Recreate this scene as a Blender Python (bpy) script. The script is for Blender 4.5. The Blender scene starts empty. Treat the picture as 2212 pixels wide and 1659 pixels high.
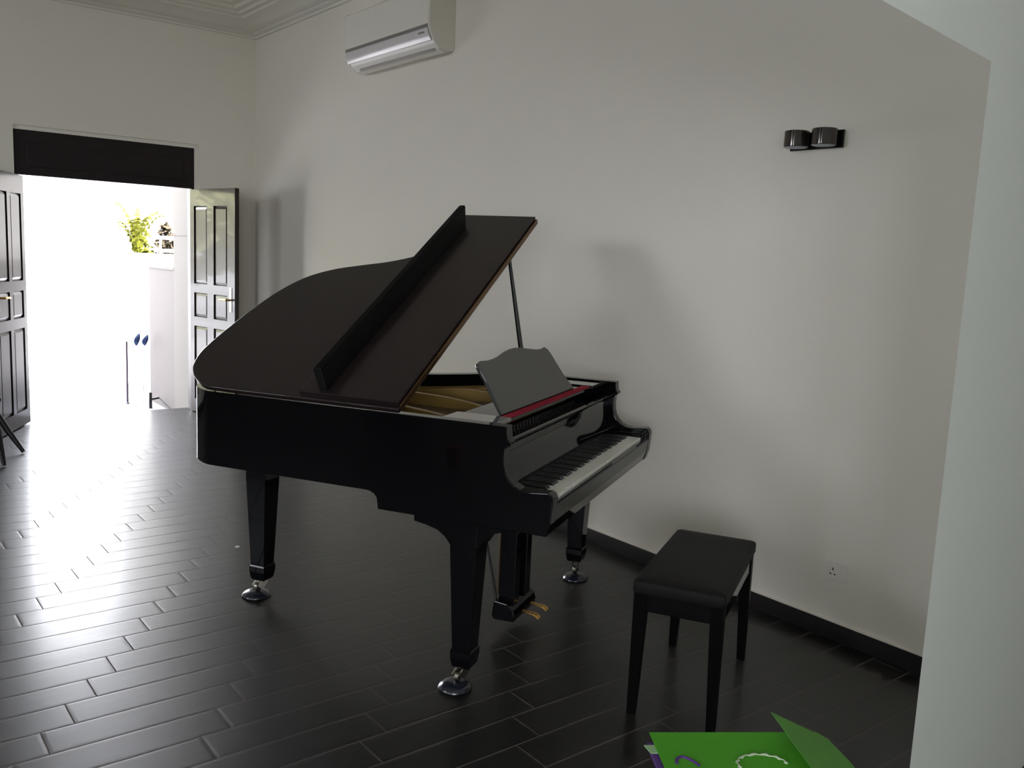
import bpy, math, random
from mathutils import Vector, Matrix
random.seed(7)
sc = bpy.context.scene
COL = sc.collection

# ------------------------------------------------------------ camera
cam_d = bpy.data.cameras.new('camera')
cam_d.sensor_fit = 'HORIZONTAL'
cam_d.sensor_width = 36.0
cam_d.lens = 1923.155 / 2212 * 36.0
cam_d.clip_start = 0.02
cam_d.clip_end = 200
cam = bpy.data.objects.new('camera', cam_d)
COL.objects.link(cam)
_r = Vector((0.78717, -0.61513, 0.04455))
_u = Vector((0.05168, 0.13777, 0.98911))
_b = Vector((-0.61457, -0.77630, 0.14024))
cam.matrix_world = Matrix(((_r.x, _u.x, _b.x, 0.0), (_r.y, _u.y, _b.y, 0.0),
                           (_r.z, _u.z, _b.z, 1.58636), (0, 0, 0, 1)))
sc.camera = cam

# ------------------------------------------------------------ sky, daylight, exposure
world = bpy.data.worlds.new('world')
sc.world = world
world.use_nodes = True
_bg = world.node_tree.nodes['Background']
_bg.inputs[0].default_value = (0.94, 0.98, 1.07, 1)
_bg.inputs[1].default_value = 17.0
sc.view_settings.view_transform = 'Standard'
sc.view_settings.look = 'None'
sc.view_settings.exposure = 0.0
sc.view_settings.gamma = 1.0
sc.view_settings.use_curve_mapping = False
sc.cycles.max_bounces = 10
sc.cycles.diffuse_bounces = 5
sc.cycles.glossy_bounces = 4
sc.cycles.caustics_reflective = False
sc.cycles.caustics_refractive = False
sc.cycles.sample_clamp_indirect = 6.0
sc.cycles.use_denoising = True


def portal(name, loc, rot, sx, sy):
    """guides sampling of the sky through a real opening; gives no light itself"""
    l = bpy.data.lights.new(name, 'AREA')
    l.shape = 'RECTANGLE'
    l.size = sx
    l.size_y = sy
    l.cycles.is_portal = True
    o = bpy.data.objects.new(name, l)
    o.location = loc
    o.rotation_euler = rot
    COL.objects.link(o)


PI = math.pi
XW, YW = 3.438, 8.47      # right wall face, far wall face of the piano room
XL, YN = -5.50, -3.00     # left wall, near wall
XE = 5.20                 # right wall of the nearer half, hidden behind the partition
portal('doorway_portal', (2.1, 8.60, 1.04), (-PI / 2, 0, 0), 1.46, 2.08)
DIM_SLAT = 0.02  # height of the slats added to cut daylight in the high openings
H_A = [(0.6, 2.9, 2.25, 3.40), (3.2, 5.5, 2.25, 3.40)]   # unseen left wall openings added high up to light the opposite wall
H_C = [(-4.7, -3.1, 0.85, 2.75), (-2.9, -1.3, 0.85, 2.75)]                       # windows of the near wall behind the camera
for a_, b_, c_, d_ in H_A:
    portal('window_portal', (XL - 0.13, (a_ + b_) / 2, (c_ + d_) / 2), (0, -PI / 2, 0), d_ - c_, b_ - a_)
for a_, b_, c_, d_ in H_C:
    portal('window_portal', ((a_ + b_) / 2, YN - 0.13, (c_ + d_) / 2), (PI / 2, 0, 0), b_ - a_, d_ - c_)
sun_d = bpy.data.lights.new('sun', 'SUN')
sun_d.energy = 150.0
sun_d.color = (1.0, 0.975, 0.94)
sun_d.angle = 0.01
sun = bpy.data.objects.new('sun', sun_d)
sun.rotation_euler = Vector((-0.18, 0.55, -0.85)).to_track_quat('-Z', 'Y').to_euler()
COL.objects.link(sun)


# ------------------------------------------------------------ materials
def mat(name, col, rough=0.5, metal=0.0, coat=0.0, spec=0.5, noise=0.0, nscale=8.0, stretch=(1, 1, 1), bump=0.0, bscale=60.0):
    m = bpy.data.materials.new(name)
    m.use_nodes = True
    nt = m.node_tree
    p = nt.nodes['Principled BSDF']
    p.inputs['Base Color'].default_value = (*col, 1)
    p.inputs['Roughness'].default_value = rough
    p.inputs['Metallic'].default_value = metal
    p.inputs['Specular IOR Level'].default_value = spec
    p.inputs['Coat Weight'].default_value = coat
    p.inputs['Coat Roughness'].default_value = 0.03
    tc = nt.nodes.new('ShaderNodeTexCoord')
    mp = nt.nodes.new('ShaderNodeMapping')
    mp.inputs['Scale'].default_value = stretch
    nt.links.new(tc.outputs['Object'], mp.inputs['Vector'])
    if noise > 0:
        n = nt.nodes.new('ShaderNodeTexNoise')
        n.inputs['Scale'].default_value = nscale
        n.inputs['Detail'].default_value = 5
        nt.links.new(mp.outputs[0], n.inputs['Vector'])
        mx = nt.nodes.new('ShaderNodeMix')
        mx.data_type = 'RGBA'
        mx.inputs[6].default_value = (*[c * (1 - noise) for c in col], 1)
        mx.inputs[7].default_value = (*[min(1, c * (1 + noise)) for c in col], 1)
        nt.links.new(n.outputs['Fac'], mx.inputs[0])
        nt.links.new(mx.outputs[2], p.inputs['Base Color'])
    if bump > 0:
        n2 = nt.nodes.new('ShaderNodeTexNoise')
        n2.inputs['Scale'].default_value = bscale
        n2.inputs['Detail'].default_value = 4
        nt.links.new(mp.outputs[0], n2.inputs['Vector'])
        b = nt.nodes.new('ShaderNodeBump')
        b.inputs['Strength'].default_value = bump
        b.inputs['Distance'].default_value = 0.01
        nt.links.new(n2.outputs['Fac'], b.inputs['Height'])
        nt.links.new(b.outputs[0], p.inputs['Normal'])
    return m


M_WALL = mat('white_wall_paint', (0.80, 0.763, 0.675), 0.7, spec=0.3, noise=0.015, nscale=3, bump=0.05, bscale=90)
M_CEIL = mat('ceiling_paint', (0.78, 0.76, 0.67), 0.75, spec=0.3, noise=0.01, nscale=3)
M_CORN = mat('cornice_plaster', (0.76, 0.735, 0.645), 0.7, spec=0.3, noise=0.01)
M_PART = mat('partition_paint', (0.765, 0.805, 0.745), 0.65, spec=0.3, noise=0.015, nscale=3, bump=0.04, bscale=90)
M_SKIRT = mat('dark_skirting_tile', (0.009, 0.007, 0.007), 0.5, spec=0.12, noise=0.25, nscale=5, stretch=(1, 1, 4))
M_DOOR = mat('dark_stained_door_wood', (0.016, 0.010, 0.009), 0.28, coat=0.15, spec=0.35, noise=0.25, nscale=6, stretch=(6, 6, 0.6))
M_PIANO = mat('black_piano_lacquer', (0.003, 0.003, 0.0035), 0.06, coat=0.38, spec=0.07, noise=0.1, nscale=2)
M_PIANO.node_tree.nodes['Principled BSDF'].inputs['Coat IOR'].default_value = 1.33
M_SHELF = mat('polished_black_shelf', (0.004, 0.004, 0.0045), 0.08, coat=1.0, noise=0.1)
M_LID = mat('black_lid_lacquer', (0.015, 0.0095, 0.0095), 0.3, coat=0.25, spec=0.25, noise=0.1, nscale=2)
M_BENCH = mat('black_bench_wood', (0.003, 0.003, 0.003), 0.4, spec=0.06, noise=0.1)
M_LIP = mat('dull_black_wood', (0.002, 0.002, 0.002), 0.5, spec=0.12, noise=0.1)
M_SATIN = mat('satin_black_wood', (0.006, 0.006, 0.006), 0.35, spec=0.3, noise=0.15, nscale=6)
M_DESK = mat('semi_gloss_desk', (0.012, 0.0135, 0.0115), 0.28, coat=0.2, noise=0.1, nscale=4)
M_IVORY = mat('ivory_key', (0.84, 0.82, 0.74), 0.22, noise=0.02)
M_EBONY = mat('ebony_key', (0.006, 0.006, 0.006), 0.35, noise=0.1)
M_FELT = mat('crimson_felt', (0.34, 0.022, 0.045), 0.95, spec=0.1, noise=0.15, nscale=60, bump=0.3, bscale=400)
M_GOLD = mat('gold_plate_paint', (0.34, 0.22, 0.06), 0.42, metal=0.35, noise=0.1, nscale=6)
M_BRASS = mat('brass', (0.50, 0.30, 0.09), 0.28, metal=1.0, noise=0.08, nscale=20)
M_HINGE = mat('aged_brass_hinge', (0.13, 0.072, 0.03), 0.4, metal=0.8, noise=0.15, nscale=30)
M_STEEL = mat('steel_wire', (0.5, 0.48, 0.45), 0.3, metal=1.0, noise=0.05)
M_NICKEL = mat('dull_nickel', (0.30, 0.28, 0.23), 0.3, metal=1.0, noise=0.1, nscale=20)
M_CUP = mat('blue_black_cup_plastic', (0.010, 0.012, 0.020), 0.24, coat=0.3, noise=0.1)
M_SPRUCE = mat('spruce_soundboard', (0.45, 0.28, 0.12), 0.45, noise=0.2, nscale=4, stretch=(20, 1, 1))
M_VINYL = mat('black_vinyl', (0.010, 0.0095, 0.009), 0.6, spec=0.14, noise=0.15, nscale=30, bump=0.15, bscale=250)
M_WHITEPL = mat('white_plastic', (0.77, 0.745, 0.665), 0.4, noise=0.01)
M_GLOSSPL = mat('glossy_pale_plastic', (0.66, 0.62, 0.62), 0.24, coat=0.15, noise=0.01)
M_GREYPL = mat('grey_plastic', (0.22, 0.20, 0.19), 0.4, noise=0.05)
M_SLOTPL = mat('pale_grey_plastic', (0.36, 0.33, 0.31), 0.5, noise=0.05)
M_SLOT = mat('dark_slot', (0.02, 0.02, 0.02), 0.6, noise=0.05)
M_LAMP = mat('black_chrome', (0.085, 0.074, 0.070), 0.055, metal=0.85, noise=0.05)
M_LAMPB = mat('frosted_lamp_glass', (0.30, 0.32, 0.38), 0.35, noise=0.03)
M_GREEN = mat('green_card', (0.075, 0.36, 0.018), 0.65, spec=0.25, noise=0.05, nscale=40, bump=0.1, bscale=500)
M_GREEN2 = mat('paler_green_card', (0.11, 0.35, 0.055), 0.6, spec=0.3, noise=0.05, nscale=40)
M_PALEG = mat('pale_green_paper', (0.30, 0.48, 0.25), 0.7, noise=0.05)
M_PURPLE = mat('purple_card', (0.085, 0.025, 0.20), 0.6, noise=0.08, nscale=30)
M_LACE = mat('white_yarn', (0.50, 0.58, 0.42), 0.9, noise=0.1, nscale=60)
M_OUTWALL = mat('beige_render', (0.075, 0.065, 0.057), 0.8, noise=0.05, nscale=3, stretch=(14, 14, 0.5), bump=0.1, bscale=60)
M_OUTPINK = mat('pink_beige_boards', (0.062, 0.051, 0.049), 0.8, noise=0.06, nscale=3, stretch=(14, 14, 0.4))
M_PAVE = mat('pale_paving', (0.165, 0.165, 0.175), 0.8, noise=0.06, nscale=3, bump=0.1, bscale=40)
M_WHITEOUT = mat('white_exterior_render', (0.40, 0.39, 0.38), 0.8, noise=0.02, nscale=2)
M_LEAF = mat('sunny_leaf', (0.047, 0.049, 0.0055), 0.9, spec=0.05, noise=0.3, nscale=9)
M_LEAF2 = mat('olive_leaf', (0.016, 0.013, 0.008), 0.9, spec=0.05, noise=0.3, nscale=7)
M_HEDGE = mat('yellow_green_hedge_leaf', (0.22, 0.22, 0.125), 0.6, noise=0.3, nscale=7)
M_TRUNK = mat('brown_trunk', (0.10, 0.065, 0.05), 0.8, noise=0.3, nscale=10)
M_MAUVE = mat('mauve_brown_roof_tile', (0.02, 0.016, 0.0155), 0.7, noise=0.2, nscale=12)
M_IRON = mat('dark_iron', (0.012, 0.008, 0.009), 0.5, noise=0.2)
M_POLE = mat('purple_grey_metal', (0.04, 0.026, 0.045), 0.4, noise=0.1)
M_BLUE = mat('blue_cloth', (0.012, 0.035, 0.11), 0.7, noise=0.1)
M_GLASSG = mat('grey_window_glass', (0.017, 0.017, 0.019), 0.15, noise=0.05)
M_SCRAP = mat('white_scrap_paper', (0.75, 0.72, 0.70), 0.8, noise=0.05)
M_ALU = mat('dark_aluminium_frame', (0.05, 0.05, 0.055), 0.4, noise=0.05)
M_PASSAGE = mat('blue_grey_render', (0.30, 0.33, 0.42), 0.8, noise=0.1)
M_HEAD = mat('dark_brown_frame_wood', (0.016, 0.010, 0.011), 0.45, spec=0.25, noise=0.25, nscale=6, stretch=(0.6, 6, 6))
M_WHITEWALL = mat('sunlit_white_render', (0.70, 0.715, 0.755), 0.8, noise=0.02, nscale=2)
M_BLOCK = mat('dimmed_block_render', (0.055, 0.052, 0.049), 0.8, noise=0.03, nscale=2)  # dimness of the right-hand view is put into this dark colour
M_RED = mat('red_plastic', (0.45, 0.02, 0.03), 0.5, noise=0.05)


def floor_material():
    m = bpy.data.materials.new('dark_plank_tile')
    m.use_nodes = True
    nt = m.node_tree
    N, L = nt.nodes, nt.links
    p = N['Principled BSDF']
    tc = N.new('ShaderNodeTexCoord')
    sep = N.new('ShaderNodeSeparateXYZ')
    L.new(tc.outputs['Object'], sep.inputs[0])

    def math_(op, a, b=None, c=None):
        n = N.new('ShaderNodeMath')
        n.operation = op
        for i, v in enumerate((a, b, c)):
            if v is None:
                continue
            if isinstance(v, (int, float)):
                n.inputs[i].default_value = v
            else:
                L.new(v, n.inputs[i])
        return n.outputs[0]
    RW, PL = 0.1523, 0.62
    yy = math_('DIVIDE', math_('SUBTRACT', sep.outputs['Y'], 2.864), RW)
    row = math_('FLOOR', yy)
    fy = math_('SUBTRACT', yy, row)
    xs = math_('SUBTRACT', math_('SUBTRACT', sep.outputs['X'], 0.51), math_('MULTIPLY', row, PL / 6))
    xx = math_('DIVIDE', xs, PL)
    colm = math_('FLOOR', xx)
    fx = math_('SUBTRACT', xx, colm)
    dy = math_('MULTIPLY', math_('MINIMUM', fy, math_('SUBTRACT', 1.0, fy)), RW)
    dx = math_('MULTIPLY', math_('MINIMUM', fx, math_('SUBTRACT', 1.0, fx)), PL)
    d = math_('MINIMUM', dx, dy)
    groove = N.new('ShaderNodeMapRange')
    groove.inputs['From Min'].default_value = 0.0012
    groove.inputs['From Max'].default_value = 0.0034
    groove.inputs['To Min'].default_value = 1
    groove.inputs['To Max'].default_value = 0
    L.new(d, groove.inputs['Value'])
    pillow = N.new('ShaderNodeMapRange')
    pillow.interpolation_type = 'SMOOTHSTEP'
    pillow.inputs['From Min'].default_value = 0.0
    pillow.inputs['From Max'].default_value = 0.014
    pillow.inputs['To Min'].default_value = 0.0
    pillow.inputs['To Max'].default_value = 1.0
    L.new(d, pillow.inputs['Value'])
    # per plank tone
    cmb = N.new('ShaderNodeCombineXYZ')
    L.new(row, cmb.inputs[0])
    L.new(colm, cmb.inputs[1])
    wn = N.new('ShaderNodeTexWhiteNoise')
    wn.noise_dimensions = '3D'
    L.new(cmb.outputs[0], wn.inputs['Vector'])
    # grain along X
    mp = N.new('ShaderNodeMapping')
    mp.inputs['Scale'].default_value = (1.6, 26, 1)
    off = N.new('ShaderNodeVectorMath')
    off.operation = 'ADD'
    L.new(tc.outputs['Object'], off.inputs[0])
    L.new(wn.outputs['Color'], off.inputs[1])
    L.new(off.outputs[0], mp.inputs['Vector'])
    gr = N.new('ShaderNodeTexNoise')
    gr.inputs['Scale'].default_value = 2.0
    gr.inputs['Detail'].default_value = 6
    L.new(mp.outputs[0], gr.inputs['Vector'])
    tone = math_('ADD', math_('MULTIPLY', gr.outputs['Fac'], 0.8), math_('MULTIPLY', wn.outputs['Value'], 0.25))
    ramp = N.new('ShaderNodeValToRGB')
    ramp.color_ramp.elements[0].position = 0.25
    ramp.color_ramp.elements[0].color = (0.005, 0.0045, 0.004, 1)
    ramp.color_ramp.elements[1].position = 0.8
    ramp.color_ramp.elements[1].color = (0.015, 0.0135, 0.0125, 1)
    L.new(tone, ramp.inputs[0])
    mx = N.new('ShaderNodeMix')
    mx.data_type = 'RGBA'
    mx.inputs[7].default_value = (0.115, 0.10, 0.092, 1)
    L.new(groove.outputs[0], mx.inputs[0])
    L.new(ramp.outputs[0], mx.inputs[6])
    L.new(mx.outputs[2], p.inputs['Base Color'])
    rg = math_('ADD', math_('ADD', 0.36, math_('MULTIPLY', gr.outputs['Fac'], 0.12)), math_('MULTIPLY', groove.outputs[0], 0.25))
    L.new(rg, p.inputs['Roughness'])
    L.new(math_('MULTIPLY', math_('SUBTRACT', 1.0, groove.outputs[0]), 0.42), p.inputs['Specular IOR Level'])
    L.new(math_('MULTIPLY', math_('SUBTRACT', 1.0, groove.outputs[0]), 0.25), p.inputs['Coat Weight'])
    p.inputs['Coat Roughness'].default_value = 0.2
    p.inputs['Specular Tint'].default_value = (0.90, 0.93, 1.0, 1)
    p.inputs['Coat Tint'].default_value = (1, 1, 1, 1)
    p.inputs['Anisotropic'].default_value = 0.65
    tg = N.new('ShaderNodeCombineXYZ')
    tg.inputs[1].default_value = 1.0
    L.new(tg.outputs[0], p.inputs['Tangent'])
    hgt = math_('ADD', math_('MULTIPLY', pillow.outputs[0], 0.5), math_('MULTIPLY', gr.outputs['Fac'], 0.16))
    b = N.new('ShaderNodeBump')
    b.inputs['Strength'].default_value = 0.3
    b.inputs['Distance'].default_value = 0.004
    L.new(hgt, b.inputs['Height'])
    L.new(b.outputs[0], p.inputs['Normal'])
    return m


M_FLOOR = floor_material()


# ------------------------------------------------------------ mesh helpers
class MB:
    def __init__(self):
        self.v, self.f = [], []

    def add(self, vs, fs):
        b = len(self.v)
        self.v += [tuple(x) for x in vs]
        self.f += [tuple(i + b for i in f) for f in fs]
        return self

    def box(self, x0, x1, y0, y1, z0, z1):
        return self.add([(x0, y0, z0), (x1, y0, z0), (x1, y1, z0), (x0, y1, z0), (x0, y0, z1), (x1, y0, z1), (x1, y1, z1), (x0, y1, z1)],
                        [(0, 3, 2, 1), (4, 5, 6, 7), (0, 1, 5, 4), (1, 2, 6, 5), (2, 3, 7, 6), (3, 0, 4, 7)])

    def prism(self, poly, lo, hi, fn):
        """poly of (a,b) extruded between lo and hi; fn(a,b,c)->xyz"""
        n = len(poly)
        vs = [fn(a, b, lo) for a, b in poly] + [fn(a, b, hi) for a, b in poly]
        fs = [tuple(range(n))[::-1], tuple(range(n, 2 * n))]
        fs += [(i, (i + 1) % n, (i + 1) % n + n, i + n) for i in range(n)]
        return self.add(vs, fs)

    def loft(self, rings, close=True, caps=True):
        n = len(rings[0])
        vs = [p for r in rings for p in r]
        fs = []
        for k in range(len(rings) - 1):
            for i in range(n if close else n - 1):
                j = (i + 1) % n
                fs.append((k * n + i, k * n + j, (k + 1) * n + j, (k + 1) * n + i))
        if caps:
            fs.append(tuple(range(n))[::-1])
            fs.append(tuple((len(rings) - 1) * n + i for i in range(n)))
        return self.add(vs, fs)

    def lathe(self, prof, c=(0, 0, 0), n=28):
        rings = [[(c[0] + r * math.cos(2 * PI * i / n), c[1] + r * math.sin(2 * PI * i / n), c[2] + z) for i in range(n)] for r, z in prof]
        return self.loft(rings)

    def tube(self, pts, r, n=10):
        pts = [Vector(p) for p in pts]
        rs = r if isinstance(r, (list, tuple)) else [r] * len(pts)
        rings = []
        for i, p in enumerate(pts):
            t = (pts[min(i + 1, len(pts) - 1)] - pts[max(i - 1, 0)]).normalized()
            a = Vector((0, 0, 1)) if abs(t.z) < 0.9 else Vector((1, 0, 0))
            s = t.cross(a).normalized()
            w = s.cross(t)
            rings.append([p + (s * math.cos(2 * PI * k / n) + w * math.sin(2 * PI * k / n)) * rs[i] for k in range(n)])
        return self.loft(rings)

    def bar(self, p, q, w, d, up=(0, 0, 1)):
        p, q = Vector(p), Vector(q)
        t = (q - p).normalized()
        s = t.cross(Vector(up))
        if s.length < 1e-4:
            s = t.cross(Vector((1, 0, 0)))
        s.normalize()
        k = s.cross(t)
        ring = lambda o: [o + s * a * w / 2 + k * b * d / 2 for a, b in ((-1, -1), (1, -1), (1, 1), (-1, 1))]
        return self.loft([ring(p), ring(q)])

    def build(self, name, m, parent=None, bevel=0.0, seg=2, smooth=None, loc=None):
        me = bpy.data.meshes.new(name)
        me.from_pydata(self.v, [], self.f)
        me.validate()
        import bmesh
        bm = bmesh.new()
        bm.from_mesh(me)
        bmesh.ops.recalc_face_normals(bm, faces=bm.faces)
        bm.to_mesh(me)
        bm.free()
        if smooth is not None:
            for p in me.polygons:
                p.use_smooth = True
            me.set_sharp_from_angle(angle=math.radians(smooth))
        o = bpy.data.objects.new(name, me)
        me.materials.append(m)
        COL.objects.link(o)
        if parent is not None:
            o.parent = parent
        if loc is not None:
            o.location = loc
        if bevel > 0:
            b = o.modifiers.new('bevel', 'BEVEL')
            b.width = bevel
            b.segments = seg
            b.limit_method = 'ANGLE'
            b.angle_limit = math.radians(40)
        return o


def tag(o, label=None, cat=None, group=None, kind=None):
    if label:
        o['label'] = label
    if cat:
        o['category'] = cat
    if group:
        o['group'] = group
    if kind:
        o['kind'] = kind
    return o


def thing(name, label, cat, loc=(0, 0, 0), rz=0.0, group=None):
    o = bpy.data.objects.new(name, None)
    o.empty_display_size = 0.1
    o.location = loc
    o.rotation_euler = (0, 0, rz)
    COL.objects.link(o)
    return tag(o, label, cat, group)


def struct(o, label=None, cat=None):
    return tag(o, label, cat, kind='structure')


def catmull(pts, n=6):
    out = []
    P = [Vector((*p, 0)) for p in pts]
    for i in range(len(P) - 1):
        a, b, c, d = P[max(i - 1, 0)], P[i], P[i + 1], P[min(i + 2, len(P) - 1)]
        for k in range(n):
            t = k / n
            q = 0.5 * ((2 * b) + (c - a) * t + (2 * a - 5 * b + 4 * c - d) * t * t + (3 * b - a - 3 * c + d) * t ** 3)
            out.append((q.x, q.y))
    out.append((P[-1].x, P[-1].y))
    return out


# ------------------------------------------------------------ the room
ZC = 3.72
DX0, DX1, DZ = 1.372, 2.893, 2.490   # doorway recess

struct(MB().box(XL - 0.2, XE + 0.2, YN - 0.2, YW + 0.15, -0.1, 0).build('floor', M_FLOOR))
struct(MB().box(XL - 0.2, XE + 0.2, YN - 0.2, YW + 0.15, ZC, ZC + 0.12).build('ceiling', M_CEIL))
struct(MB().box(XW, XW + 0.2, 1.20, YW + 0.15, 0, ZC).build('wall_right', M_WALL))
struct(MB().box(XE, XE + 0.15, YN - 0.2, 1.75, 0, ZC).build('wall_east', M_WALL))
w = MB().box(XL - 0.2, DX0, YW, YW + 0.15, 0, ZC).box(DX1, XW, YW, YW + 0.15, 0, ZC).box(DX0, DX1, YW, YW + 0.15, DZ, ZC)
struct(w.build('wall_far', M_WALL))


def pierced(axis, a, b, z1, lo, hi, holes):
    """wall slab from a to b along axis with rectangular openings (p0, p1, q0, q1)"""
    mb = MB()

    def bx(p0, p1, q0, q1):
        if p1 - p0 < 1e-6 or q1 - q0 < 1e-6:
            return
        if axis == 'y':
            mb.box(lo, hi, p0, p1, q0, q1)
        else:
            mb.box(p0, p1, lo, hi, q0, q1)
    cur = a
    for (p0, p1, q0, q1) in sorted(holes):
        bx(cur, p0, 0, z1)
        bx(p0, p1, 0, q0)
        bx(p0, p1, q1, z1)
        cur = p1
    bx(cur, b, 0, z1)
    return mb


GDOOR = (1.37, 2.31, 0.0, 2.1)
struct(pierced('y', YN - 0.2, YW + 0.15, ZC, XL - 0.15, XL, H_A + [GDOOR]).build('wall_left', M_WALL))
struct(pierced('x', XL, XE, ZC, YN - 0.15, YN, H_C).build('wall_near', M_WALL))

# partition with the wide opening between the two halves of the room (its edge is at the right of the photo)
PD = Vector((0.9932, 0.1167, 0))
PE = Vector((2.024, 0.948, 0))
PN = Vector((-PD.y, PD.x, 0))


def part_pt(s, z, o):
    q = PE + PD * s + PN * o
    return (q.x, q.y, z)


tR = (XE - PE.x) / PD.x
tL = (XL - PE.x) / PD.x
# splayed edges: the far side of the opening is wider than the near side
fr_ = [(tL, ZC), (tL, 2.050), (0, 2.050), (0, 0), (tR, 0), (tR, ZC)]
bk_ = [(tL, ZC), (tL, 2.120), (0.27, 2.120), (0.27, 0), (tR, 0), (tR, ZC)]
struct(MB().loft([[part_pt(a, b, 0.0) for a, b in fr_], [part_pt(a, b, 0.08) for a, b in bk_]]).build('wall_partition', M_PART))


def sweep(profile, name, m, path, closed=False):
    """profile (off, z) swept along a mitred wall path with inward normals"""
    mb = MB()
    rings = []
    for (x, y, nx, ny) in path:
        rings.append([(x + nx * o, y + ny * o, z) for o, z in profile])
    return mb.loft(rings).build(name, m, smooth=35)


corn = [(0, 3.515), (0.020, 3.515), (0.026, 3.532), (0.050, 3.540), (0.062, 3.556), (0.085, 3.562), (0.120, 3.580), (0.160, 3.606), (0.200, 3.622),
        (0.225, 3.626), (0.235, 3.644), (0.270, 3.648), (0.282, 3.668), (0.330, 3.672), (0.345, 3.694), (0.40, 3.70), (0.405, ZC), (0, ZC)]
struct(sweep(corn, 'trim_1', M_CORN, [(XW, 1.205, -1, 0), (XW, YW, -1, -1), (XL, YW, 1, -1), (XL, 0.8, 1, 0)]))
sk = [(0, 0), (0.010, 0), (0.010, 0.070), (0.007, 0.076), (0, 0.076)]
struct(sweep(sk, 'baseboard_right', M_SKIRT, [(XW, 1.205, -1, 0), (XW, YW, -1, -1), (DX1 + 0.02, YW, 0, -1)]))
struct(sweep(sk, 'baseboard_far', M_SKIRT, [(DX0 - 0.02, YW, 0, -1), (XL, YW, 1, -1), (XL, 2.34, 1, 0)]))
# narrow plaster ledge above the skirting
struct(MB().box(XW - 0.006, XW, 1.205, YW, 0.076, 0.082).build('trim_2', M_WALL))

# frames of the windows on the unseen sides
def window(name, axis, hole, lo, hi, bars):
    p0, p1, q0, q1 = hole
    mb = MB()

    def bx(a0, a1, b0, b1):
        if axis == 'y':
            mb.box(lo, hi, a0, a1, b0, b1)
        else:
            mb.box(a0, a1, lo, hi, b0, b1)
    t = 0.03 if bars == 0 else 0.06
    for k in range(bars + 2):
        c = p0 + (p1 - p0 - t) * k / (bars + 1)
        bx(c, c + t, q0, q1)
    bx(p0, p1, q1 - t, q1)
    bx(p0, p1, q0, q0 + t)
    struct(mb.build(name, M_ALU))


for k_, h_ in enumerate(H_A):  # frames for the high openings added to light the room
    window('window_%d' % (k_ + 1), 'y', h_, XL - 0.11, XL - 0.05, 2)
    lv = MB()
    z_ = h_[2] + 0.02
    while z_ < h_[3] - 0.05:
        lv.box(XL - 0.085, XL - 0.075, h_[0], h_[1], z_, z_ + DIM_SLAT)  # slats added only to weaken the daylight coming through
        z_ += 0.11
    struct(lv.build('trim_%d' % (k_ + 6), M_ALU))
for k_, h_ in enumerate(H_C):
    window('window_%d' % (k_ + 4), 'x', h_, YN - 0.11, YN - 0.05, 1)
window('door_2', 'y', GDOOR, XL - 0.11, XL - 0.05, 1)
# ------------------------------------------------------------ doorway: frame, head panel, two leaves
frame = thing('door_1', 'dark brown timber door frame with a deep head panel around the bright doorway', 'door frame', (0, 0, 0))
tag(frame, kind='structure')
MB().box(DX0, DX1, YW + 0.022, YW + 0.15, 2.456, DZ).box(2.862, DX1, YW + 0.022, YW + 0.15, 0, 2.456).build('plaster_step', M_WALL, frame, bevel=0.002)
MB().box(DX0, 2.862, YW + 0.045, YW + 0.10, 2.09, 2.457).build('head_panel', M_HEAD, frame, bevel=0.004)
MB().box(DX0 + 0.10, 2.762, YW + 0.036, YW + 0.046, 2.16, 2.36).build('raised_panel', M_HEAD, frame, bevel=0.004)
MB().box(DX0, DX0 + 0.022, YW + 0.03, YW + 0.15, 0, 2.09).build('jamb', M_HEAD, frame, bevel=0.003)
MB().box(2.832, 2.862, YW + 0.03, YW + 0.15, 0, 2.09).build('jamb', M_HEAD, frame, bevel=0.003)


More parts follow.
